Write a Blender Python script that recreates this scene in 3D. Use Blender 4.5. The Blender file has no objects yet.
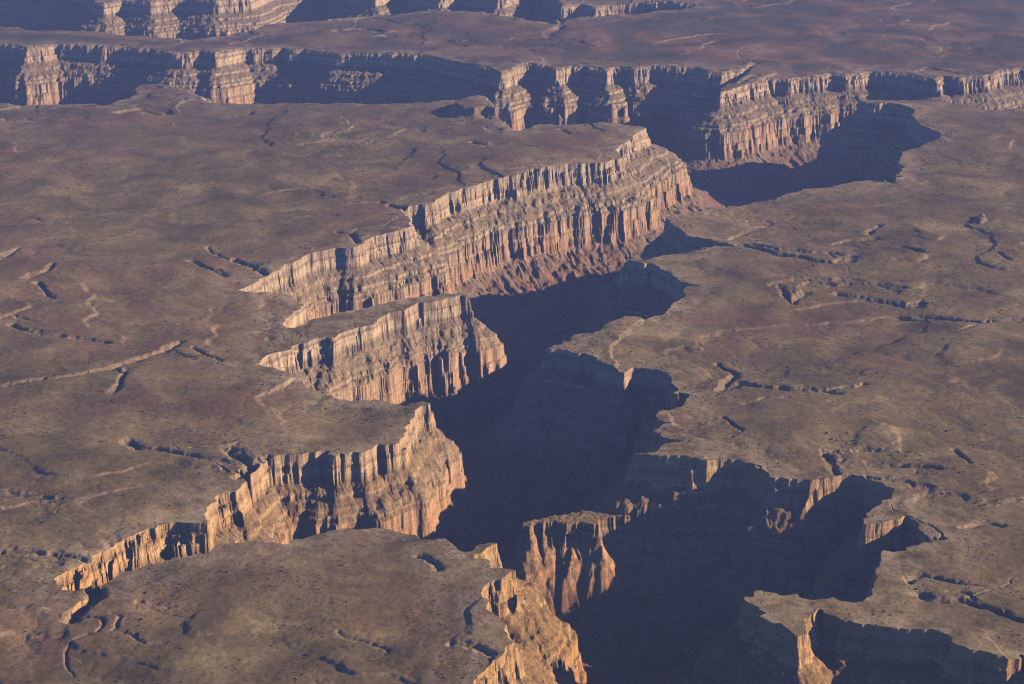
import bpy, math
import numpy as np

# ------------------------------------------------------------------ camera, sky, sun, exposure
SC = bpy.context.scene
COL = SC.collection
CAM_H = 3000.0                      # metres above the plateau
PITCH = math.radians(20.0)
F_PX = 1956.0

cam_d = bpy.data.cameras.new('camera')
cam = bpy.data.objects.new('camera', cam_d)
COL.objects.link(cam)
cam.location = (0, 0, CAM_H)
cam.rotation_euler = (math.pi / 2 - PITCH, 0, 0)
cam_d.sensor_width = 36.0
cam_d.lens = 36.0 * F_PX / 1024.0
cam_d.clip_start = 10
cam_d.clip_end = 400000
SC.camera = cam

SUN_EL = math.radians(22.0)
SUN_AZ = math.radians(1.0)          # angle from +X towards +Y
world = bpy.data.worlds.new('World')
SC.world = world
world.use_nodes = True
wn = world.node_tree.nodes
sky = wn.new('ShaderNodeTexSky')
sky.sky_type = 'NISHITA'
sky.sun_disc = False
sky.sun_elevation = SUN_EL
sky.sun_rotation = math.pi / 2 - SUN_AZ
sky.altitude = 4500
sky.air_density = 0.7
sky.dust_density = 0.2
sky.ozone_density = 6.0
world.node_tree.links.new(sky.outputs[0], wn['Background'].inputs[0])
wn['Background'].inputs[1].default_value = 0.10

sun_d = bpy.data.lights.new('sun', 'SUN')
sun_d.energy = 5.0
sun_d.angle = math.radians(0.5)
sun_d.color = (1.0, 0.79, 0.48)
sun = bpy.data.objects.new('sun', sun_d)
COL.objects.link(sun)
sun.location = (8000, 8000, 6000)
from mathutils import Vector
sdir = Vector((math.cos(SUN_EL) * math.cos(SUN_AZ), math.cos(SUN_EL) * math.sin(SUN_AZ), math.sin(SUN_EL)))
sun.rotation_euler = sdir.to_track_quat('Z', 'Y').to_euler()

SC.view_settings.view_transform = 'Standard'
SC.view_settings.look = 'None'
SC.view_settings.exposure = 0.85
SC.view_settings.gamma = 1.0
SC.view_settings.use_curve_mapping = False
SC.render.resolution_x = 1024
SC.render.resolution_y = 684
SC.cycles.max_bounces = 6
SC.cycles.diffuse_bounces = 0
SC.cycles.filter_width = 1.1
SC.cycles.volume_bounces = 1

HAZE_DENSITY = 1.75e-5
HAZE_COLOR = (0.26, 0.37, 0.86)


def tag(o, label, cat=None, kind=None, group=None):
    o['label'] = label
    if cat: o['category'] = cat
    if kind: o['kind'] = kind
    if group: o['group'] = group


# ------------------------------------------------------------------ pixel -> ground point on a level plane
def at(px, py, z=0.0):
    u = (px - 512.0) / F_PX
    v = (342.0 - py) / F_PX
    dy = math.cos(PITCH) + v * math.sin(PITCH)
    dz = -math.sin(PITCH) + v * math.cos(PITCH)
    t = (z - CAM_H) / dz
    return (u * t, dy * t)


# ------------------------------------------------------------------ noise
_rng = np.random.RandomState(7)
_perm = _rng.permutation(512).astype(np.int32)
_perm = np.concatenate([_perm, _perm])
_ang = _rng.rand(512) * 2 * np.pi
_gx = np.cos(_ang).astype(np.float32)
_gy = np.sin(_ang).astype(np.float32)


def perlin(x, y):
    xi = np.floor(x); yi = np.floor(y)
    xf = (x - xi).astype(np.float32); yf = (y - yi).astype(np.float32)
    xi = xi.astype(np.int32) & 511; yi = yi.astype(np.int32) & 511
    x1 = (xi + 1) & 511; y1 = (yi + 1) & 511
    px0 = _perm[xi]; px1 = _perm[x1]
    h00 = _perm[(px0 + yi) & 511]; h01 = _perm[(px0 + y1) & 511]
    h10 = _perm[(px1 + yi) & 511]; h11 = _perm[(px1 + y1) & 511]
    u = xf * xf * xf * (xf * (xf * 6 - 15) + 10)
    v = yf * yf * yf * (yf * (yf * 6 - 15) + 10)
    a = _gx[h00] * xf + _gy[h00] * yf
    b = _gx[h10] * (xf - 1) + _gy[h10] * yf
    c = _gx[h01] * xf + _gy[h01] * (yf - 1)
    d = _gx[h11] * (xf - 1) + _gy[h11] * (yf - 1)
    return 1.5 * ((a + u * (b - a)) + v * ((c + u * (d - c)) - (a + u * (b - a))))


def noise(x, y, wl, off=0.0, octv=1, gain=0.5):
    s = 0.0; amp = 1.0; w = wl
    for k in range(octv):
        s = s + amp * perlin(x / w + off + 17.3 * k, y / w + off * 1.7 + 9.1 * k)
        amp *= gain; w *= 0.5
    return s


def sstep(x, a, b):
    t = np.clip((x - a) / (b - a), 0, 1)
    return t * t * (3 - 2 * t)


# ------------------------------------------------------------------ rims of the gorge (outline of the void at plateau level)
RIM_MAIN = [
 (-330,52),(-200,46),(-100,50),(-40,46),(0,46),(18,47.5),(26,49.5),(40,48),(55,46),(80,46.3),(120,47),(150,48.5),(172,52),
 (186,52),(200,50),(215,52),(232,49),(245,46),(258,46.3),(272,46),(281,45),(292,47),(303,46.5),(318,48.5),(335,51),(370,52.3),
 (400,53),(425,54.5),(440,58),(456,62),(472,66),(487,69),(500,73),(512,70),(528,65),(545,67),(556,70),(572,66),
 (590,67),(606,70),(620,66),(634,68),(650,66),(675,67),(694,67),(706,72),(722,73),(745,68.5),(747,71),
 (737,78),(724,84),(719,91),(732,88),(748,82),(765,79),(768,77),(790,77),(800,74.5),(818,74),(832,71),(846,72),
 (858,71.5),(870,69),(888,70),(905,71),(922,75),(938,78),(944,73),(960,76),(968,75),(985,74),(1003,69),(1024,66),(1080,62),
 (1180,64),(1290,58),(1300,100),(1180,108),(1090,103),(1024,107),(1000,111.5),(985,110),(965,106.5),(945,104.2),(900,103.3),
 (870,103.2),(858,103.8),(868,106),(890,106.5),(905,108),(915,112),(911,118),(924,127),(940,133),(939,139),(926,145),
 (913,150),(903,152),(900,158),(903,165),(897,176),(895,184),(886,181),(868,180),(850,181),(830,184),(805,188.5),
 (780,195),(755,201),(735,205.5),(712,208),(690,213),(668,217),(672,223),(681,229),(688,236),(700,238),(713,241),(738,244),
 (750,248),(738,248.5),(715,247),(700,249),(688,253),(655,257),(623,260),(640,262.5),(655,264),(662,269),(676,274),(681,280),
 (688,282),(698,283.5),(684,287),(683,295),(668,303),(666,309),(648,313),(625,314),(606,318),(600,324),
 (597,329),(576,331),(570,337),(551,343),(546,344.5),(562,346),(580,350),(598,354),(604,359),(612,361),(622,364),
 (634,360),(650,361),(658,364),(668,368),(670,375),(679,381),(672,385),(691,387.5),(688,393),(680,401),(664,407),
 (657,412),(662,416),(673,417.5),(658,421),(654,426),(660,429),(668,437),(684,441.5),(668,444),(652,452),(640,457),
 (634,457.5),(648,458.5),(665,460),(690,462),(708,462),(724,460.5),(736,461),(748,464),(762,468),(773,477),(786,479),
 (797,478.5),(806,480),(813,483),(830,477),(846,475.5),(868,478),(884,484),(893,491),(889,499),(876,501),(868,508),
 (861,520),(880,521),(893,519),(903,515),(914,520),(921,529),(928,535),(920,543),(903,549),(886,554),(878,562),
 (879,573),(871,588),(862,601),(850,600),(830,597),(800,597),(780,597.5),(764,595.5),(748,599),(744,603),(757,607),
 (767,612),(762,619),(778,627),(790,637),(796,642),(803,634),(807,622),(813,616),(826,615),(840,622),(856,624),
 (875,626),(893,627),(912,627),(926,632),(940,634),(950,640),(960,646),(975,650),(990,652),(1008,655),
 (1030,656),(1052,662),(1064,678),(1058,720),(1080,790),(1120,880),(900,980),(640,960),(560,860),(500,760),
 (468,715),(474,690),(490,672),(503,664),(511,655),(507,640),(500,627),(491,617),(484,606),(482,596),(489,590),(501,587),
 (513,581),(518,578),(502,575),(484,570),(475,567),(476,562),(486,556),(498,550),(487,549.5),(478,551.5),(468,559),
 (461,557),(456,549),(447,545),(432,543),(421,542.5),(406,537),(398,533),(385,529.5),(365,528),(348,528.5),(330,532),
 (312,538),(292,542.5),(265,543),(240,543.5),(215,547),(182,555),(150,562),(126,570),(112,574),(102,582),(94,594),
 (84,603),(74,608),(72,604),(82,596),(90,586),(86,582),(76,586),(62,586),(57,580),(58,570),(68,564),(84,561),(90,557),(92,551),
 (105,544),(128,536),(148,527),(163,522),(190,521),(204,519),(207,510),(214,498),(226,490),(237,489),(243,480),(237,470),
 (243,467),(250,473),(257,465),(268,458),(288,455),(302,453.5),(322,452.5),(340,452),(352,450.3),(366,450),(378,447),(390,444),
 (400,440),(402,431),(410,423),(414,415),(411,410),(420,403),(430,400),(416,398.5),(402,401),(385,399.5),(362,398),(342,394),
 (322,388),(302,380),(285,372.5),(262,366),(254,361),(262,355),(275,348),(290,341),(298,337),(312,336),(330,331),(346,325),
 (366,318),(382,311),(400,306),(416,301),(440,298),(460,293.5),(471,294),(465,290.5),(450,290.5),(430,293),(410,296),
 (390,298),(370,301),(350,305),(330,308),(314,312),(304,317),(294,322),(286,323),(282,318),(288,311),(298,303),(301,297),
 (292,291),(270,289),(238,288),(252,281),(264,275),(278,266),(292,259),(310,252.5),(335,246),(352,246),(366,240),(384,235),
 (398,231),(412,226),(408,217),(399,209.5),(410,207.5),(428,207),(438,202),(446,198),(464,190.5),(491,184),(524,177),(552,171),(577,167),(593,166),
 (606,164),(622,158),(614,151.5),(627,142),(636,133),(648,128),(635,125.5),(618,123.5),(593,122),(565,121.5),(542,122),(524,127),
 (517,129),(505,122),(495,113),(487,105.5),(480,101.5),(462,100.3),(430,100.3),(400,101),(375,100),(350,99.3),(320,98),
 (290,97),(256,98),(225,98.5),(212,97),(200,92),(190,87),(178,84),(165,81.5),(155,79),(138,80),(132,84.5),(134,89),
 (126,94),(114,98),(105,103),(85,102),(60,101),(40,101.5),(18,102),(0,100),(-40,103),(-120,100),(-220,106),(-340,100),
]
RIM_FAR = [   # the second, farther gorge along the top of the picture
 (-260,-20),(-100,-26),(0,-24),(40,-22),(60,-14),(88,-8),(92,1),(104,2),(122,-1),(150,1),(180,-2),(215,0),(250,-3),(270,-12),
 (300,-18),(335,-20),(352,-8),(375,-6),(392,-11),(402,-16),(415,-7),(440,-5),(460,-9),(480,-5),(500,-4),(513,-9),(520,-16),(540,-14),
 (556,-1),(560,6),(580,4),(596,7),(612,5),(640,4),(668,4.5),(700,7),(680,11),(655,12.5),(636,14.5),
 (610,14),(590,15.5),(566,17),(559,22),(552,21.5),(545,19.5),(528,18.5),(512,17),(490,14),(470,10.5),(445,9.5),(420,10),
 (390,12.5),(362,14),(335,16),(300,18),(275,20),(262,21.5),(258,26),(240,29),(225,33),(205,35),(190,37),(150,36),
 (125,34),(100,31),(60,29.5),(28,30.5),(20,27),(0,26.5),(-60,24),(-160,22),(-260,20),
]
POLYS = [np.array([at(*p) for p in RIM_MAIN]), np.array([at(*p) for p in RIM_FAR])]
SEG_A = np.concatenate([P for P in POLYS]).astype(np.float64)
SEG_B = np.concatenate([np.roll(P, -1, axis=0) for P in POLYS]).astype(np.float64)

SPUR_Z = -185.0
SPUR = np.array([at(x, y, SPUR_Z) for x, y in
    [(524,524),(534,519),(545,518),(558,515),(575,512),(592,509),(606,511),(626,512),(650,505),(690,503),(690,512),(640,513),(627,516),(612,517),
     (602,519),(598,524),(589,523),(582,521),(570,524),(556,522),(545,524),(534,523),(529,528)]])
KNOLL = np.array([at(x, y) for x, y in [(452,111),(464,106),(478,103),(487,105),(492,110),(496,117),(486,115),(474,117),(462,116)]])
KNOLL2 = np.array([at(x, y) for x, y in [(975,222),(983,216),(986,222),(980,227)]])

# small washes cut into the plateau: points, half width, depth (metres)
WASH = [
 ([(738,246),(760,251),(782,255),(800,257),(816,261),(834,264),(852,262)], 50, 34),
 ([(752,245),(780,250),(806,253),(830,254),(856,259)], 40, 24),
 ([(838,243),(855,241),(872,240)], 36, 22), ([(866,234),(872,228),(878,224)], 26, 24),
 ([(898,247),(914,250),(918,253)], 34, 24),
 ([(770,284),(782,281),(796,279),(820,282),(850,280),(878,282),(896,288)], 34, 20),
 ([(778,283),(784,290),(790,300),(800,296),(808,291)], 26, 22),
 ([(838,289),(862,293),(884,296),(905,300),(920,300)], 34, 26),
 ([(896,308),(925,311),(950,315),(980,318),(1024,319),(1100,324)], 26, 16), ([(950,327),(970,322),(985,317)], 20, 12),
 ([(718,355),(726,361),(738,366),(728,373),(716,380)], 34, 30), ([(740,362),(765,360)], 18, 10),
 ([(722,378),(740,375),(762,379),(785,381),(806,385),(824,389),(838,392)], 46, 26), ([(824,389),(848,384),(868,381)], 24, 16),
 ([(746,398),(768,394),(792,393)], 20, 14), ([(722,412),(728,420),(740,430)], 20, 16),
 ([(838,474),(829,462),(826,453),(846,451),(876,446)], 28, 26), ([(846,463),(872,461),(900,463),(934,466)], 34, 22),
 ([(956,448),(964,454),(966,461)], 22, 20), ([(872,476),(900,480),(930,487)], 22, 14),
 ([(905,573),(918,569),(942,573),(974,576)], 22, 22), ([(916,586),(930,592),(948,596),(962,598),(985,604),(1005,610),(1034,618)], 30, 34),
 ([(950,586),(968,590),(976,596)], 18, 18), ([(925,540),(938,536)], 24, 30), ([(958,524),(985,522),(1005,524)], 22, 18),
 ([(240,474),(247,466),(243,458),(234,452),(230,448)], 30, 46), ([(243,462),(262,461),(268,458)], 22, 30),
 ([(222,461),(200,459),(182,453),(160,449),(140,446),(124,440)], 30, 24), ([(196,447),(215,446),(235,443)], 18, 14),
 ([(-20,492),(10,487),(34,490),(58,493)], 30, 18), ([(0,505),(22,498),(50,496)], 24, 14), ([(0,545),(22,548),(50,546),(88,556)], 18, 14),
 ([(98,582),(94,594),(84,603),(74,614),(70,622)], 36, 60), ([(78,617),(94,621),(103,626),(102,634)], 15, 20),
 ([(92,636),(74,640),(66,648),(66,660),(72,668)], 11, 12), ([(108,616),(116,620),(117,632),(140,637),(162,643)], 11, 10),
 ([(130,605),(165,608)], 16, 12),
 ([(-10,262),(6,255),(18,248)], 34, 20), ([(26,277),(38,271),(54,264)], 30, 22), ([(34,284),(48,291),(54,297)], 26, 24),
 ([(12,325),(26,331),(42,335),(56,336)], 36, 24), ([(76,337),(94,338),(106,344)], 40, 22), ([(0,315),(30,318)], 20, 10),
 ([(182,340),(165,348),(145,357),(108,371),(66,378),(30,384),(-30,392)], 24, 26), ([(106,371),(116,376),(124,373)], 26, 20), ([(118,378),(112,390)], 24, 20),
 ([(165,349),(192,355)], 20, 14), ([(192,346),(200,350),(225,358)], 18, 12),
 ([(234,255),(248,261),(262,265),(268,270)], 34, 30), ([(192,262),(212,267),(222,271)], 34, 16), ([(210,247),(216,251),(234,256)], 22, 12),
 ([(412,210),(404,206),(390,205)], 34, 30), ([(404,198),(414,196),(428,194)], 34, 18), ([(357,241),(350,232),(340,231)], 34, 26), ([(366,202),(380,203)], 34, 20),
 ([(120,112),(140,108),(160,112),(150,114)], 60, 34), ([(136,104),(150,106),(168,111)], 60, 28), ([(468,122),(484,124),(498,128)], 60, 20),
 ([(475,140),(488,146),(494,143)], 60, 26), ([(560,128),(575,134)], 50, 16), ([(300,133),(340,136),(372,140)], 44, 12),
 ([(345,122),(380,120),(420,126)], 60, 12), ([(-20,115),(20,117),(50,120),(80,118)], 60, 14),
 ([(560,24),(556,28),(548,34)], 70, 26), ([(745,69),(752,62),(756,60)], 50, 30), ([(740,80),(760,76)], 40, 18),
 ([(220,22),(236,26),(252,31)], 70, 30), ([(340,27),(365,25),(392,32)], 70, 26), ([(660,19),(700,20),(720,22)], 70, 18),
 ([(800,226),(770,222),(750,230),(730,238)], 26, 14), ([(420,560),(432,566),(440,572)], 22, 18), ([(340,640),(362,644),(384,650)], 16, 10),
 ([(448,648),(470,655),(490,662)], 26, 14), ([(1000,256),(1010,263)], 30, 16), ([(300,215),(330,214),(350,217)], 36, 8), ([(20,215),(60,222),(100,218)], 36, 8),
]
WA, WB, WW, WD = [], [], [], []
for pts, w, d in WASH:
    q = [at(*p) for p in pts]
    n = len(q) - 1
    for i in range(n):
        WA.append(q[i]); WB.append(q[i + 1]); WW.append(w * .9); WD.append(d * .9 * (0.75 + 0.25 * math.sin(math.pi * (i + .5) / n)))
# side gullies that join the washes
_r = np.random.RandomState(11)
for i in range(len(WA)):
    seg_len = math.hypot(WB[i][0] - WA[i][0], WB[i][1] - WA[i][1])
    for k in range(1 + int(seg_len > 160)):
        if _r.rand() < .88: continue
        f = _r.rand()
        p = (WA[i][0] + f * (WB[i][0] - WA[i][0]), WA[i][1] + f * (WB[i][1] - WA[i][1]))
        a = math.atan2(WB[i][1] - WA[i][1], WB[i][0] - WA[i][0]) + _r.choice([-1, 1]) * _r.uniform(.5, 1.4)
        w, d = WW[i] * .36, WD[i] * .34
        for q in range(_r.randint(3, 8)):
            st = _r.uniform(40, 90) * WW[i] / 28
            n_ = (p[0] + st * math.cos(a), p[1] + st * math.sin(a))
            WA.append(p); WB.append(n_); WW.append(w); WD.append(d)
            p = n_; a += _r.normal(0, .4); w *= .85; d *= .82
WA = np.array(WA); WB = np.array(WB); WW = np.array(WW); WD = np.array(WD)


def seg_closest(px, py, A, B):
    """px,py (...,); A,B (S,2) -> squared distance and closest point of the nearest segment"""
    best = np.full(px.shape, 1e18); cx = np.zeros(px.shape); cy = np.zeros(px.shape)
    for a, b in zip(A, B):
        dx, dy = b - a
        t = np.clip(((px - a[0]) * dx + (py - a[1]) * dy) / (dx * dx + dy * dy + 1e-9), 0, 1)
        qx = a[0] + t * dx; qy = a[1] + t * dy
        d = (px - qx) ** 2 + (py - qy) ** 2
        m = d < best
        best = np.where(m, d, best); cx = np.where(m, qx, cx); cy = np.where(m, qy, cy)
    return best, cx, cy


def inside(px, py, A, B):
    r = np.zeros(px.shape, bool)
    for a, b in zip(A, B):
        if a[1] == b[1]: continue
        m = (a[1] > py) != (b[1] > py)
        xx = a[0] + (py - a[1]) * (b[0] - a[0]) / (b[1] - a[1])
        r ^= m & (px < xx)
    return r


# depth below the rim as a function of distance from it: cliff, ledges, slope, great lower cliff, talus, floor
PROF_A = (np.array([-20, -17, -7, -4, 0, 3, 10, 13, 20, 24, 30, 66, 90, 93, 104, 150, 153, 172, 176, 192, 196, 205, 210, 216, 221, 228, 272, 362, 470, 580, 700, 2500.]),
          np.array([0, 5, 6.5, 10, 11, 30, 37, 66, 72, 104, 110, 130, 144, 158, 163, 190, 206, 215, 230, 240, 302, 308, 354, 360, 402, 411, 442, 494, 547, 592, 614, 625.]))
# the shaded right-hand side goes down in long stepped slopes instead
PROF_B = (np.array([-20, -17, -7, -4, 0, 3, 9, 12, 18, 24, 70, 112, 115, 128, 132, 150, 155, 190, 330, 480, 640, 800, 2500.]),
          np.array([0, 5, 6.5, 10, 11, 30, 36, 66, 92, 98, 138, 170, 200, 210, 250, 262, 315, 345, 450, 530, 585, 612, 625.]))


_d = np.abs(POLYS[0] - np.array(at(897, 176))).sum(1).argmin()
_e = np.abs(POLYS[0] - np.array(at(1120, 880))).sum(1).argmin()
SEG_R = np.zeros(len(SEG_A), bool); SEG_R[_d:_e + 2] = True      # segments of the right-hand rim

X0, X1, Y0, Y1 = -8000, 8000, 3400, 24600
TS = 64
NX = (X1 - X0) // TS
NY = (Y1 - Y0 + TS - 1) // TS
Y1 = Y0 + NY * TS


def pixscale(y):
    return np.sqrt(y * y + CAM_H * CAM_H) / F_PX


txc = X0 + (np.arange(NX) + .5) * TS
tyc = Y0 + (np.arange(NY) + .5) * TS
TX, TY = np.meshgrid(txc, tyc)           # [iy, ix]
d2, _, _ = seg_closest(TX, TY, SEG_A, SEG_B)
tin = inside(TX, TY, SEG_A, SEG_B)
tsd = np.sqrt(d2) * np.where(tin, 1, -1)
w2, _, _ = seg_closest(TX, TY, WA, WB)
slant = np.sqrt(TX ** 2 + TY ** 2 + CAM_H ** 2)
halfw = 0.262 * np.sqrt(TY ** 2 + CAM_H ** 2)
inview = (np.abs(TX) < halfw * 1.12 + 150) & (TY > 4700) & (TY < 18500)
nearview = (np.abs(TX) < halfw * 1.5 + 400) & (TY > 3900)
L = np.full(TX.shape, 1, int)
L[nearview] = 2
L[nearview & (np.abs(tsd) < 600)] = 4
L[inview] = 8
L[inview & (slant < 8500)] = 16
L[inview & (np.sqrt(w2) < 110)] = 16
L[(tsd > -90) & ~inview] = 4
L[(tsd > -90) & nearview & ~inview] = 8
L[inview & (tsd > -110)] = 16
L[inview & (tsd > -110) & (slant < 12500)] = 32


# ------------------------------------------------------------------ height of the land
def plateau_height(x, y):
    n1 = noise(x, y, 2600, 3.1, 3)
    n2 = noise(x, y, 900, 8.2, 3, .5)
    wob = noise(x, y, 200, 5.5, 4, .62)
    t = (n1 * 1.0 + n2 * 0.45) * 2.3 + wob * 0.09 + 20
    k = np.floor(t); f = t - k
    terr = k + np.where(f < .93, f * .5, .465 + (f - .93) * 7.64)      # low benches with short scarps
    calm = sstep(noise(x, y, 1300, 23.0, 2), -.25, .25)                  # smooth stretches and broken stretches
    z = ((terr * calm + t * .8 * (1 - calm)) - 20 * calm - 16 * (1 - calm)) * 17.0
    g = 1 - np.abs(noise(x + 60 * wob, y, 760, 1.4, 2, .5)) * 2.6
    z = z - 7.0 * np.clip(g, 0, 1) ** 1.6 * calm
    g2 = 1 - np.abs(noise(x, y, 150, 11.4, 2, .6)) * 3.0
    z = z - 1.5 * np.clip(g2, 0, 1) ** 2 * (.25 + .75 * calm)
    z = z + noise(x, y, 42, 2.2, 2) * 0.7 + noise(x, y, 13, 4.4) * 0.4
    return z


def wall_profile(x, y, wx, wy, h, cx, cy, side):
    # coordinates squeezed along the fall line, so that flutes and rills run downhill
    jx = 16 * noise(cx, cy, 120, 9.0, 2); jy = 16 * noise(cx, cy, 120, 19.0, 2)
    qx = cx + (wx - cx) * .28 + jx; qy = cy + (wy - cy) * .28 + jy
    q2x = cx + (wx - cx) * .5; q2y = cy + (wy - cy) * .5
    st = np.where(wy > 9200, .68 + .37 * sstep(wy, 9200, 10400), .68 + .36 * sstep(-wy, -6900, -6300))
    st = st + .2 * sstep(wy, 11400, 12000) * sstep(wx, 500, 900) * sstep(-wy, -14200, -13600)
    if side: st = np.maximum(st, 1.0)
    st = st * (1 + 0.16 * noise(cx + (wx - cx) * .5, cy + (wy - cy) * .5, 900, 41.0, 1))
    hn = h / st + noise(qx, qy, 260, 91.0, 2) * 12 * sstep(h, 10, 60) * (1 - .6 * sstep(wy, 13000, 13700) * sstep(-wx, 0, 500))
    up = 1 - sstep(hn, 26, 40)
    # each tier of cliff has joints of its own
    t1 = sstep(hn, 4, 12); t2 = sstep(hn, 196, 206)
    fine1 = (np.abs(noise(qx, qy, 24, 63.0, 2)) * 2 - .5) * 7
    fine2 = (np.abs(noise(qx, qy, 30, 165.0, 2)) * 2 - .5) * 8
    vary = .35 + .95 * sstep(noise(x, y, 210, 213.0, 2), -.35, .4)
    fine1 = fine1 * vary; fine2 = fine2 * vary
    lo = sstep(hn, 150, 172) * (1 - sstep(hn, 230, 255))
    mid_ = sstep(hn, 26, 40) * (1 - sstep(hn, 150, 172))
    tal = sstep(hn, 230, 255)
    act = .05 + 1.15 * sstep(noise(x, y, 330, 13.0, 2), -.35, .35)          # some stretches are cut deeper than others
    act2 = .05 + 1.15 * sstep(noise(x, y, 360, 113.0, 2), -.35, .35)
    fu = (np.abs(noise(qx, qy, 56, 51.0, 2, .6)) * 2 - .55) * 9 * act + (np.abs(noise(qx, qy, 21, 61.0)) * 2 - .5) * 7 * (1 - t1) + fine1 * t1
    fu = fu + noise(q2x, q2y, 36, 73.0, 3, .6) * 5 - 3 * (1 - np.abs(noise(q2x, q2y, 15, 75.0)) * 4).clip(0, 1)
    fl = (np.abs(noise(qx, qy, 76, 151.0, 2, .65)) * 2 - .55) * 11 * act2 + (np.abs(noise(qx, qy, 25, 161.0)) * 2 - .5) * 8 * (1 - t2) + fine2 * t2
    fl = fl + noise(q2x, q2y, 40, 173.0, 3, .6) * 5 - 3.5 * (1 - np.abs(noise(q2x, q2y, 16, 175.0)) * 4).clip(0, 1)
    q3x = cx + (wx - cx) * .12; q3y = cy + (wy - cy) * .12
    rill = (np.abs(noise(q3x, q3y, 22, 251.0, 2)) * 2 - .5) * 5 + (np.abs(noise(q3x, q3y, 90, 261.0)) * 2 - .5) * 3
    rilt = (np.abs(noise(q3x, q3y, 80, 351.0, 2)) * 2 - .5) * 20 + (np.abs(noise(q3x, q3y, 24, 361.0)) * 2 - .5) * 8 + noise(x, y, 24, 381.0, 2) * 2
    fan = 44 * (np.abs(noise(qx, qy, 150, 15.0)) * 2 - .5) * sstep(hn, 260, 380)
    am = .6 if side else 1 - .5 * sstep(wy, 13000, 13700) * sstep(-wx, 0, 500)
    fu = fu * am; fl = fl * am; rill = rill * am
    he = hn + fu * up * (.4 + .6 * sstep(h, -5, 12)) + rill * mid_ + fl * lo + rilt * tal + fan
    P = PROF_B if side else PROF_A
    return np.interp(he, P[0], P[1], left=0), he


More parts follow.
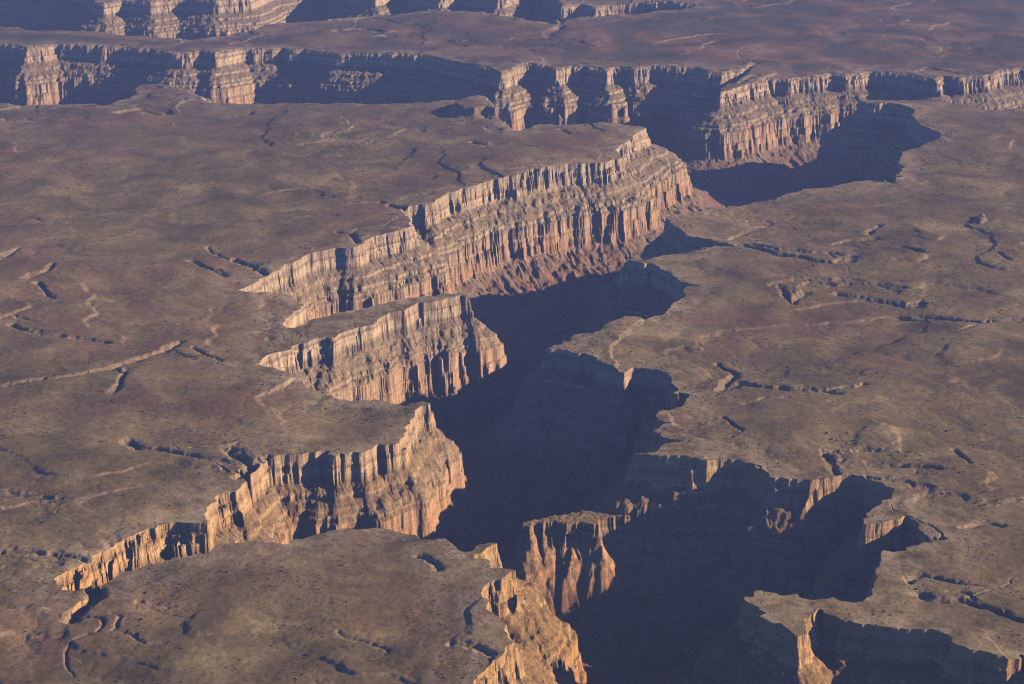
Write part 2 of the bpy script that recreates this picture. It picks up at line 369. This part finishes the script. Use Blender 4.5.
def land(x, y, A, B, wa, wb, ww, wd, has_rim):
    """x, y arrays of one batch -> z, gorge depth, signed rim distance, wash"""
    edge = sstep(x, X0, X0 + 700) * sstep(-x, -X1, -X1 + 700) * sstep(y, Y0, Y0 + 400) * sstep(-y, -Y1, -Y1 + 1500)
    P = plateau_height(x, y)
    W = np.zeros(x.shape)
    if len(wa):
        wx = x + 26 * noise(x, y, 260, 6.1, 3, .42); wy = y + 46 * noise(x, y, 260, 9.9, 3, .42)
        wmod = .85 + .45 * noise(x, y, 300, 19.9, 2)
        dmod = np.clip(.95 + .5 * noise(x, y, 340, 29.9, 2), .6, 1.3)
        wx = wx + 6 * noise(x, y, 60, 39.0, 3, .7); wy = wy + 9 * noise(x, y, 60, 49.0, 3, .7)
        for a, b, w, d in zip(wa, wb, ww, wd):
            dd = np.sqrt(seg_closest(wx, wy, [a], [b])[0]) / (w * wmod)
            W = np.maximum(W, d * dmod * (.3 * np.clip(1.6 - dd, 0, 1.6) / 1.6 + .7 * np.clip(1.0 - dd, 0, 1.0) ** .8))
        P = P - W
    V = np.zeros(x.shape)
    hs = np.full(x.shape, -500.0)
    if has_rim:
        q_ = 1 - .55 * np.maximum(sstep(y, 13000, 13700) * sstep(-x, 0, 500), sstep(y, 11400, 12000) * sstep(x, 800, 1200))
        wx = x + q_ * 16 * noise(x, y, 150, 21.0, 3, .6) + 7 * noise(x, y, 44, 25.0, 2)
        wy = y + q_ * 30 * noise(x, y, 150, 31.0, 3, .6) + 13 * noise(x, y, 50, 27.0, 2)
        ins = inside(wx, wy, A[2], B[2])
        lat = None
        for side in (0, 1):
            if not len(A[side]): continue
            dq, cx, cy = seg_closest(wx, wy, A[side], B[side])
            h = np.sqrt(dq) * np.where(ins, 1, -1)
            lt, he = wall_profile(x, y, wx, wy, h, cx, cy, side)
            if lat is None: lat, hmin, hem = lt, h, he
            else:
                lat = np.minimum(lat, lt)
                hmin = np.where(np.abs(h) < np.abs(hmin), h, hmin); hem = np.minimum(hem, he)
        h = hmin; he = hem
        V = lat
        hs = h
        # ground sags a little towards the lip
        P = P * np.exp(-np.clip(h, 0, 400) / 160.0) - 5.0 * sstep(he, -45, 0)
        rub = noise(x, y, 24, 33.0, 2) * 3.0 + noise(x, y, 8, 35.0) * 1.2
        P = P + rub * sstep(V, 1, 30)
    z = P - V
    # lower spur standing inside the gorge
    if has_rim:
        for poly, top, ph, pd, am in ((SPUR, SPUR_Z, [0, 6, 14, 20, 30, 70, 120, 190], [0, 40, 50, 84, 96, 150, 250, 520], 1.0),):
            if x.min() < poly[:, 0].max() + 450 and x.max() > poly[:, 0].min() - 450 and y.min() < poly[:, 1].max() + 450 and y.max() > poly[:, 1].min() - 450:
                a = poly; b = np.roll(poly, -1, axis=0)
                wx = x + 8 * noise(x, y, 60, 2.0, 2); wy = y + 14 * noise(x, y, 60, 3.0, 2)
                dq, cx, cy = seg_closest(wx, wy, a, b)
                hh = np.sqrt(dq) * np.where(inside(wx, wy, a, b), -1, 1)
                qx = cx + (wx - cx) * .25; qy = cy + (wy - cy) * .25
                hh = hh + (np.abs(noise(qx, qy, 40, 51.0)) * 2 - .5) * 5 + (np.abs(noise(qx, qy, 15, 5.0)) * 2 - .5) * 5
                zz = top - np.interp(hh, ph, pd, left=0) + noise(x, y, 22, 7.0, 2) * 3
                up = zz > z
                z = np.where(up, zz, z); V = np.where(up, np.maximum(-zz, 150), V)
    for poly, top, am in ((KNOLL, 62, 1.0), (KNOLL2, 30, .5)):
        if x.min() < poly[:, 0].max() + 260 and x.max() > poly[:, 0].min() - 260 and y.min() < poly[:, 1].max() + 260 and y.max() > poly[:, 1].min() - 260:
            a = poly; b = np.roll(poly, -1, axis=0)
            dq, cx, cy = seg_closest(x, y, a, b)
            hh = np.sqrt(dq) * np.where(inside(x, y, a, b), -1, 1) + np.abs(noise(x, y, 70, 12.0, 2)) * 26 * am
            zz = top - np.interp(hh, [-60, 0, 8, 14, 22, 120], [0, 4, 38, 42, 50, 90])
            z = np.where((zz > z) & (V < 10), zz, z)
    return z * edge, V * edge, hs, W


# ------------------------------------------------------------------ evaluate tile by tile, at the detail each tile needs
iy_all, ix_all = np.indices(L.shape)
BS = 8                                   # tiles are worked out in blocks of 8 x 8
groups = {n: [] for n in (1, 2, 4, 8, 16, 32)}
diag = TS * BS * 0.7072
for by in range(0, NY, BS):
    for bx in range(0, NX, BS):
        sub = L[by:by + BS, bx:bx + BS]
        ccx = X0 + (bx + BS / 2) * TS; ccy = Y0 + (by + BS / 2) * TS
        # distance from the block centre to every segment at once
        ab = SEG_B - SEG_A
        t = np.clip(((ccx - SEG_A[:, 0]) * ab[:, 0] + (ccy - SEG_A[:, 1]) * ab[:, 1]) / ((ab ** 2).sum(1) + 1e-9), 0, 1)
        ds = np.hypot(ccx - SEG_A[:, 0] - t * ab[:, 0], ccy - SEG_A[:, 1] - t * ab[:, 1])
        cin = tin[min(by + BS // 2, NY - 1), min(bx + BS // 2, NX - 1)]
        has = bool(cin or ds.min() < diag + 260)
        nearL = ~SEG_R & (ds <= ds[~SEG_R].min() + 2 * diag + 160) & (ds < 2600)
        nearR = SEG_R & (ds <= ds[SEG_R].min() + 2 * diag + 160) & (ds < 2600)
        ylo = Y0 + by * TS - 120; yhi = Y0 + (by + BS) * TS + 120
        xlo = X0 + bx * TS - 120
        cr = (np.maximum(SEG_A[:, 1], SEG_B[:, 1]) >= ylo) & (np.minimum(SEG_A[:, 1], SEG_B[:, 1]) <= yhi) & (np.maximum(SEG_A[:, 0], SEG_B[:, 0]) >= xlo)
        wab = WB - WA
        tw = np.clip(((ccx - WA[:, 0]) * wab[:, 0] + (ccy - WA[:, 1]) * wab[:, 1]) / ((wab ** 2).sum(1) + 1e-9), 0, 1)
        dw = np.hypot(ccx - WA[:, 0] - tw * wab[:, 0], ccy - WA[:, 1] - tw * wab[:, 1])
        wm = dw < diag + 130
        for n in np.unique(sub):
            ty, tx = np.nonzero(sub == n)
            ty = ty + by; tx = tx + bx
            g = np.arange(n + 1) * (TS / n)
            x = (X0 + tx * TS)[:, None, None] + g[None, None, :] + np.zeros((1, n + 1, 1))
            y = (Y0 + ty * TS)[:, None, None] + g[None, :, None] + np.zeros((1, 1, n + 1))
            z, V, hs, W = land(x, y, (SEG_A[nearL], SEG_A[nearR], SEG_A[cr]), (SEG_B[nearL], SEG_B[nearR], SEG_B[cr]), WA[wm], WB[wm], WW[wm], WD[wm], has)
            groups[n].append((ty, tx, z, V, hs, W))

FI = 32                                  # finest lattice steps per tile
KX = NX * FI + 1
keys, zs, Vs, Hs, Ws, quads = [], [], [], [], [], []
for n, lst in groups.items():
    if not lst: continue
    ty = np.concatenate([l[0] for l in lst]); tx = np.concatenate([l[1] for l in lst])
    Z = np.concatenate([l[2] for l in lst]); V = np.concatenate([l[3] for l in lst])
    H = np.concatenate([l[4] for l in lst]); W = np.concatenate([l[5] for l in lst])
    # stitch edges to coarser neighbours
    for dyy, dxx, sl in ((0, -1, (slice(None), slice(None), 0)), (0, 1, (slice(None), slice(None), n)),
                         (-1, 0, (slice(None), 0, slice(None))), (1, 0, (slice(None), n, slice(None)))):
        nyy = np.clip(ty + dyy, 0, NY - 1); nxx = np.clip(tx + dxx, 0, NX - 1)
        nb = L[nyy, nxx]
        for n2 in np.unique(nb):
            if n2 >= n: continue
            r = n // n2
            m = nb == n2
            e = Z[sl][m]
            c = e[:, ::r]
            f = np.arange(n + 1) / r
            i0 = np.minimum(f.astype(int), n2 - 1); fr = f - i0
            new = c[:, i0] * (1 - fr) + c[:, i0 + 1] * fr
            tmp = Z[sl]; tmp[m] = new; Z[sl] = tmp
    st = FI // n
    j, i = np.meshgrid(np.arange(n + 1), np.arange(n + 1), indexing='ij')
    K = ((ty[:, None, None] * FI + j * st).astype(np.int64) * KX + tx[:, None, None] * FI + i * st)
    keys.append(K.ravel()); zs.append(Z.ravel()); Vs.append(V.ravel()); Hs.append(H.ravel()); Ws.append(W.ravel())
    quads.append(np.stack([K[:, :-1, :-1], K[:, :-1, 1:], K[:, 1:, 1:], K[:, 1:, :-1]], -1).reshape(-1, 4))
keys = np.concatenate(keys); zs = np.concatenate(zs); Vs = np.concatenate(Vs); Hs = np.concatenate(Hs); Ws = np.concatenate(Ws)
quads = np.concatenate(quads)
uk, idx = np.unique(keys, return_index=True)
vx = X0 + (uk % KX) * (TS / FI); vy = Y0 + (uk // KX) * (TS / FI)
vz = zs[idx]; VV = Vs[idx]; HH = Hs[idx]; WWs = Ws[idx]
co = np.stack([vx, vy, vz], 1).astype(np.float32)
fq = np.searchsorted(uk, quads.ravel()).reshape(-1, 4)
print('terrain verts', len(co), 'faces', len(fq))
fmax = VV[fq].max(1); fmin = VV[fq].min(1)
FLOOR_D = 585
is_floor = fmin > FLOOR_D
is_wall = (fmax > 2.0) & ~is_floor
is_top = ~is_floor & ~is_wall


def grid_object(name, faces, mat, attrs=True):
    used = np.unique(faces)
    remap = np.zeros(len(co), np.int64); remap[used] = np.arange(len(used))
    f = remap[faces].astype(np.int32)
    me = bpy.data.meshes.new(name)
    me.vertices.add(len(used)); me.vertices.foreach_set('co', co[used].ravel())
    me.loops.add(f.size); me.loops.foreach_set('vertex_index', f.ravel())
    me.polygons.add(len(f)); me.polygons.foreach_set('loop_start', np.arange(0, f.size, 4, dtype=np.int32))
    me.update(calc_edges=True)
    me.polygons.foreach_set('use_smooth', np.ones(len(f), bool))
    for nm, arr in (('rim', HH), ('wash', WWs)):
        a = me.attributes.new(nm, 'FLOAT', 'POINT'); a.data.foreach_set('value', arr[used].astype(np.float32))
    me.materials.append(mat)
    o = bpy.data.objects.new(name, me); COL.objects.link(o)
    return o


# ------------------------------------------------------------------ materials
class NT:
    def __init__(s, name, rough=0.95):
        s.m = bpy.data.materials.new(name); s.m.use_nodes = True
        s.t = s.m.node_tree; s.n = s.t.nodes; s.l = s.t.links
        s.b = s.n['Principled BSDF']; s.b.inputs['Roughness'].default_value = rough
        s.b.inputs['Specular IOR Level'].default_value = 0.1
        s.geo = s.n.new('ShaderNodeNewGeometry')
        s.sep = s.n.new('ShaderNodeSeparateXYZ'); s.l.new(s.geo.outputs['Position'], s.sep.inputs[0])

    def link(s, a, b): s.l.new(a, b)

    def pos(s, sx, sy, sz):
        m = s.n.new('ShaderNodeMapping'); m.inputs['Scale'].default_value = (sx, sy, sz)
        s.link(s.geo.outputs['Position'], m.inputs[0]); return m.outputs[0]

    def noise(s, sc, det=4, rough=.55, vec=None, dist=0):
        n = s.n.new('ShaderNodeTexNoise'); n.inputs['Scale'].default_value = 1.0
        n.inputs['Detail'].default_value = det; n.inputs['Roughness'].default_value = rough; n.inputs['Distortion'].default_value = dist
        v = vec if vec is not None else s.pos(sc, sc, sc)
        s.link(v, n.inputs['Vector']); return n.outputs['Fac']

    def ramp(s, fac, stops, interp='LINEAR'):
        r = s.n.new('ShaderNodeValToRGB'); r.color_ramp.interpolation = interp
        e = r.color_ramp.elements
        while len(e) < len(stops): e.new(.5)
        for el, (p, c) in zip(e, stops):
            el.position = p; el.color = (c, c, c, 1) if isinstance(c, (int, float)) else (*c, 1)
        s.link(fac, r.inputs[0]); return r.outputs[0]

    def mr(s, v, a, b, c=0., d=1.):
        n = s.n.new('ShaderNodeMapRange'); n.inputs[1].default_value = a; n.inputs[2].default_value = b
        n.inputs[3].default_value = c; n.inputs[4].default_value = d
        s.link(v, n.inputs[0]); return n.outputs[0]

    def math(s, op, a, b):
        n = s.n.new('ShaderNodeMath'); n.operation = op
        for i, v in enumerate((a, b)):
            if isinstance(v, (int, float)): n.inputs[i].default_value = v
            else: s.link(v, n.inputs[i])
        return n.outputs[0]

    def mix(s, f, a, b, mode='MIX'):
        n = s.n.new('ShaderNodeMix'); n.data_type = 'RGBA'; n.blend_type = mode
        for i, v in ((0, f), (6, a), (7, b)):
            if isinstance(v, (int, float)): n.inputs[i].default_value = v
            elif isinstance(v, tuple): n.inputs[i].default_value = (*v, 1)
            else: s.link(v, n.inputs[i])
        return n.outputs[2]

    def attr(s, nm):
        n = s.n.new('ShaderNodeAttribute'); n.attribute_name = nm; return n.outputs['Fac']

    def bump(s, h, dist, strength=1.0):
        n = s.n.new('ShaderNodeBump'); n.inputs['Distance'].default_value = dist; n.inputs['Strength'].default_value = strength
        s.link(h, n.inputs['Height']); s.link(n.outputs[0], s.b.inputs['Normal'])

    def color(s, c, gain=1.0):
        s.link(s.mix(1.0, c, (gain, gain, 1.06 * gain), 'MULTIPLY'), s.b.inputs['Base Color'])


def mat_plateau():
    m = NT('scrubby_plateau_ground')
    big = m.noise(1 / 1500., 5, .6, dist=.6)
    mid = m.noise(1 / 320., 6, .62, dist=.8)
    fine = m.noise(1 / 26., 5, .65)
    c = m.ramp(mid, [(.34, (.094, .066, .031)), (.46, (.146, .104, .047)), (.56, (.186, .135, .062)), (.70, (.290, .218, .108))])
    red = m.math('MULTIPLY', m.mr(big, .46, .60), m.mr(m.noise(1 / 420., 4, .6), .38, .60))
    c = m.mix(m.math('MULTIPLY', red, .5), c, (.185, .088, .058))
    # towards the far side of the plateau the ground turns darker and redder
    far = m.mr(m.sep.outputs[1], 11500., 14200.)
    farc = m.ramp(m.noise(1 / 700., 5, .6, dist=1.2), [(.36, (.045, .045, .044)), (.49, (.075, .064, .056)), (.57, (.150, .082, .058)), (.70, (.215, .158, .112))])
    c = m.mix(m.math('MULTIPLY', far, .85), c, farc)
    # pale bare rock near the rims and along the washes
    rim = m.attr('rim'); wash = m.attr('wash')
    pale_n = m.noise(1 / 90., 5, .65)
    pr = m.math('MULTIPLY', m.mr(rim, -260., -8.), m.mr(pale_n, .40, .60))
    c = m.mix(m.math('MULTIPLY', pr, .85), c, (.310, .235, .155))
    pw = m.math('MULTIPLY', m.mr(wash, .5, 8.), m.mr(m.noise(1 / 60., 4, .6), .42, .6))
    c = m.mix(m.math('MULTIPLY', pw, .3), c, (.270, .205, .140))
    # steeper faces show bare rock
    nz = m.n.new('ShaderNodeSeparateXYZ'); m.link(m.geo.outputs['True Normal'], nz.inputs[0])
    st = m.mr(nz.outputs[2], .975, .88)
    c = m.mix(m.math('MULTIPLY', st, .6), c, (.285, .205, .140))
    # long swirls of thinner and thicker scrub
    sw = m.ramp(m.noise(1, 5, .6, vec=m.pos(1 / 900., 1 / 1500., 0), dist=2.2), [(.36, .80), (.5, 1.0), (.62, 1.28)])
    c = m.mix(1.0, c, sw, 'MULTIPLY')
    sp = m.ramp(fine, [(.34, .70), (.5, 1.0), (.66, 1.18)])
    c = m.mix(1.0, c, sp, 'MULTIPLY')
    vo = m.n.new('ShaderNodeTexVoronoi'); vo.inputs['Scale'].default_value = 1.0; m.link(m.pos(1 / 11., 1 / 11., 0), vo.inputs['Vector'])
    dots = m.mr(vo.outputs['Distance'], .12, .26)
    msk = m.mr(m.noise(1 / 130., 3), .40, .60)
    dm = m.math('MULTIPLY', m.math('SUBTRACT', 1.0, dots), msk)
    c = m.mix(m.math('MULTIPLY', dm, .4), c, (.035, .038, .022))
    m.color(c)
    m.bump(m.noise(1 / 14., 6, .7), 4.0, .8)
    return m.m


def mat_wall():
    m = NT('layered_canyon_rock')
    z = m.sep.outputs[2]
    warp = m.noise(1 / 260., 3)
    zz = m.math('ADD', z, m.math('MULTIPLY', m.math('SUBTRACT', warp, .5), 12.0))
    tz = m.mr(zz, -640., 10.)
    # (-640 .. +10 m) talus, red shales, great lower cliff, ledges, olive slope, thin pale cliff, slope, upper cliff in two tiers
    def tp(zv): return (zv + 640.) / 650.
    beds = m.ramp(tz, [(tp(-600), (.17, .115, .085)), (tp(-520), (.22, .115, .08)), (tp(-430), (.25, .150, .10)), (tp(-408), (.38, .235, .150)),
                       (tp(-330), (.46, .285, .180)), (tp(-316), (.33, .205, .135)), (tp(-305), (.48, .310, .200)), (tp(-256), (.42, .285, .190)),
                       (tp(-238), (.24, .170, .110)), (tp(-223), (.44, .320, .210)), (tp(-211), (.25, .190, .120)), (tp(-200), (.40, .300, .195)), (tp(-188), (.26, .190, .124)), (tp(-164), (.27, .195, .126)), (tp(-152), (.43, .320, .210)),
                       (tp(-142), (.27, .195, .126)), (tp(-112), (.25, .185, .120)), (tp(-102), (.45, .335, .222)), (tp(-64), (.50, .370, .250)),
                       (tp(-56), (.30, .215, .145)), (tp(-30), (.45, .330, .225)), (tp(0), (.38, .290, .195))])
    # thin beds
    vb = m.n.new('ShaderNodeCombineXYZ')
    m.link(m.math('MULTIPLY', m.sep.outputs[0], 1 / 1600.), vb.inputs[0]); m.link(m.math('MULTIPLY', m.sep.outputs[1], 1 / 1600.), vb.inputs[1])
    m.link(m.math('MULTIPLY', zz, 1 / 13.), vb.inputs[2])
    thin = m.noise(1, 3, .6, vec=vb.outputs[0], dist=.5)
    c = m.mix(1.0, beds, m.ramp(thin, [(.34, .78), (.5, 1.0), (.66, 1.12)]), 'MULTIPLY')
    # vertical stains on the cliffs
    streak = m.noise(1, 5, .68, vec=m.pos(1 / 22., 1 / 22., 1 / 240.))
    big = m.noise(1 / 170., 4, .6)
    c = m.mix(m.math('MULTIPLY', m.mr(streak, .52, .70), .55), c, (.17, .085, .058))
    c = m.mix(m.math('MULTIPLY', m.mr(streak, .44, .30), .45), c, (.58, .41, .27))
    c = m.mix(m.math('MULTIPLY', m.mr(big, .50, .66), .35), c, (.40, .20, .115))
    # rubble and scrub on the slopes
    nz = m.n.new('ShaderNodeSeparateXYZ'); m.link(m.geo.outputs['True Normal'], nz.inputs[0])
    sl = m.mr(nz.outputs[2], .50, .72)
    slope_c = m.ramp(m.noise(1 / 60., 6, .65), [(.32, (.135, .097, .062)), (.5, (.200, .146, .094)), (.70, (.285, .210, .136))])
    red_low = m.math('MULTIPLY', m.mr(zz, -405., -500.), m.mr(m.noise(1, 4, .6, vec=m.pos(1 / 60., 1 / 60., 1 / 300.)), .44, .60))
    slope_c = m.mix(m.math('MULTIPLY', red_low, .65), slope_c, (.230, .070, .045))
    c = m.mix(m.math('MULTIPLY', sl, .88), c, slope_c)
    c = m.mix(1.0, c, m.ramp(m.noise(1 / 9., 4, .7), [(.3, .75), (.5, 1.0), (.7, 1.2)]), 'MULTIPLY')
    # warm golden grading painted into the rock colour towards the near end
    c = m.mix(m.mr(m.sep.outputs[1], 8200., 5800., 0., .85), c, (1.05, .84, .50), 'MULTIPLY')
    m.color(c, 1.1)
    h = m.math('ADD', m.math('MULTIPLY', m.noise(1, 6, .7, vec=m.pos(1 / 12., 1 / 12., 1 / 60.)), 1.0), m.math('MULTIPLY', thin, .25))
    m.bump(h, 9.0, .9)
    return m.m


def mat_floor():
    m = NT('gorge_floor_gravel')
    c = m.ramp(m.noise(1 / 90., 5, .6), [(.35, (.13, .095, .07)), (.65, (.24, .18, .13))])
    m.color(c); m.bump(m.noise(1 / 15., 5, .7), 3.0, .7)
    return m.m


M_TOP, M_WALL, M_FLOOR = mat_plateau(), mat_wall(), mat_floor()
o = grid_object('plateau', fq[is_top], M_TOP); tag(o, 'brown scrubby desert plateau cut by the winding canyon', kind='structure')
o = grid_object('canyon_walls', fq[is_wall], M_WALL); tag(o, 'layered orange and tan rock cliffs and slopes of the canyon', kind='structure')
o = grid_object('canyon_floor', fq[is_floor], M_FLOOR); tag(o, 'shadowed gravel floor at the bottom of the canyon', kind='structure')

# the land beyond the detailed area, out to the horizon
BIG = 140000.0
fr = [((-BIG, -BIG), (BIG, Y0)), ((-BIG, Y1), (BIG, BIG)), ((-BIG, Y0), (X0, Y1)), ((X1, Y0), (BIG, Y1))]
vs, fs = [], []
for (a, b), (c, d) in fr:
    k = len(vs); vs += [(a, b, 0), (c, b, 0), (c, d, 0), (a, d, 0)]; fs.append((k, k + 1, k + 2, k + 3))
me = bpy.data.meshes.new('ground'); me.from_pydata(vs, [], fs); me.materials.append(M_TOP)
o = bpy.data.objects.new('ground', me); COL.objects.link(o)
tag(o, 'open desert ground reaching to the horizon beyond the canyon', kind='structure')

# ------------------------------------------------------------------ scrub: small dark bushes and junipers scattered over the plateau
rs = np.random.RandomState(5)
top_v = np.nonzero((VV < .5) & (np.abs(vx) < .262 * np.hypot(vy, CAM_H) * 1.08) & (vy > 4700) & (vy < 12500))[0]
dens = np.clip(.9 * noise(vx[top_v], vy[top_v], 260, 77.0, 4, .65) + .5 * (WWs[top_v] > 1) + .22, .03, 1.2) ** 1.6
slantv = np.sqrt(vx[top_v]**2 + vy[top_v]**2 + CAM_H**2)
lv = L[((vy[top_v] - Y0) // TS).astype(int).clip(0, NY - 1), ((vx[top_v] - X0) // TS).astype(int).clip(0, NX - 1)]
lat_area = 1.0 / lv.astype(float) ** 2          # even spread whatever the mesh detail
p = np.clip(dens, 0.02, 1) * np.where(slantv < 8500, 1.0, 1.0) * lat_area; p /= p.sum()
N = 42000
pick = rs.choice(top_v, N, replace=False, p=p)
bx_ = vx[pick] + rs.uniform(-2, 2, N); by_ = vy[pick] + rs.uniform(-2, 2, N); bz_ = vz[pick]
rad = rs.gamma(2, .5, N) + .4
ang = np.arange(6) * np.pi / 3
rings = [(0.75, 0.0), (1.0, .55), (.62, 1.15)]
bv = []
for rr, hh in rings:
    a = ang[None, :] + rs.uniform(0, 1, (N, 1))
    r = rad[:, None] * rr * rs.uniform(.7, 1.2, (N, 6))
    bv.append(np.stack([bx_[:, None] + r * np.cos(a), by_[:, None] + r * np.sin(a), bz_[:, None] - .3 + rad[:, None] * hh * rs.uniform(.85, 1.1, (N, 6))], -1))
tip = np.stack([bx_, by_, bz_ + rad * 1.35], -1)[:, None, :]
allv = np.concatenate(bv + [tip], 1)                      # N,19,3
f3 = []
for k in range(2):
    for i in range(6):
        j = (i + 1) % 6
        f3 += [(k * 6 + i, k * 6 + j, (k + 1) * 6 + j), (k * 6 + i, (k + 1) * 6 + j, (k + 1) * 6 + i)]
for i in range(6): f3.append((12 + i, 12 + (i + 1) % 6, 18))
f3 = np.array(f3)
F = (f3[None] + (np.arange(N) * 19)[:, None, None]).reshape(-1, 3).astype(np.int32)
me = bpy.data.meshes.new('desert_scrub')
me.vertices.add(N * 19); me.vertices.foreach_set('co', allv.astype(np.float32).ravel())
me.loops.add(F.size); me.loops.foreach_set('vertex_index', F.ravel())
me.polygons.add(len(F)); me.polygons.foreach_set('loop_start', np.arange(0, F.size, 3, dtype=np.int32))
me.update(calc_edges=True)
ms = NT('juniper_foliage'); ms.color(ms.ramp(ms.noise(1 / 40., 3), [(.35, (.048, .046, .028)), (.65, (.080, .072, .044))]))
me.materials.append(ms.m)
o = bpy.data.objects.new('desert_scrub', me); COL.objects.link(o)
tag(o, 'dark low scrub and juniper bushes dotted over the plateau', 'scrub', kind='stuff')

# ------------------------------------------------------------------ haze in the air
zmin, zmax = -700.0, CAM_H + 60.0
hx, hy0, hy1 = 30000.0, -3000.0, 60000.0
zmin = float(vz.min()) - 1.0
vs = [(-hx, hy0, zmin), (hx, hy0, zmin), (hx, hy1, zmin), (-hx, hy1, zmin), (-hx, hy0, zmax), (hx, hy0, zmax), (hx, hy1, zmax), (-hx, hy1, zmax)]
fs = [(0, 3, 2, 1), (4, 5, 6, 7), (0, 1, 5, 4), (1, 2, 6, 5), (2, 3, 7, 6), (3, 0, 4, 7)]
me = bpy.data.meshes.new('haze'); me.from_pydata(vs, [], fs)
hm = bpy.data.materials.new('thin_blue_haze'); hm.use_nodes = True
for nd in list(hm.node_tree.nodes):
    if nd.type == 'BSDF_PRINCIPLED': hm.node_tree.nodes.remove(nd)
pv = hm.node_tree.nodes.new('ShaderNodeVolumePrincipled')
pv.inputs['Density'].default_value = HAZE_DENSITY
pv.inputs['Color'].default_value = (*HAZE_COLOR, 1)
pv.inputs['Anisotropy'].default_value = 0.0
hm.node_tree.links.new(pv.outputs[0], hm.node_tree.nodes['Material Output'].inputs['Volume'])
me.materials.append(hm)
o = bpy.data.objects.new('haze', me); COL.objects.link(o)
tag(o, 'thin bluish haze over the canyon and the far plateau', kind='stuff')
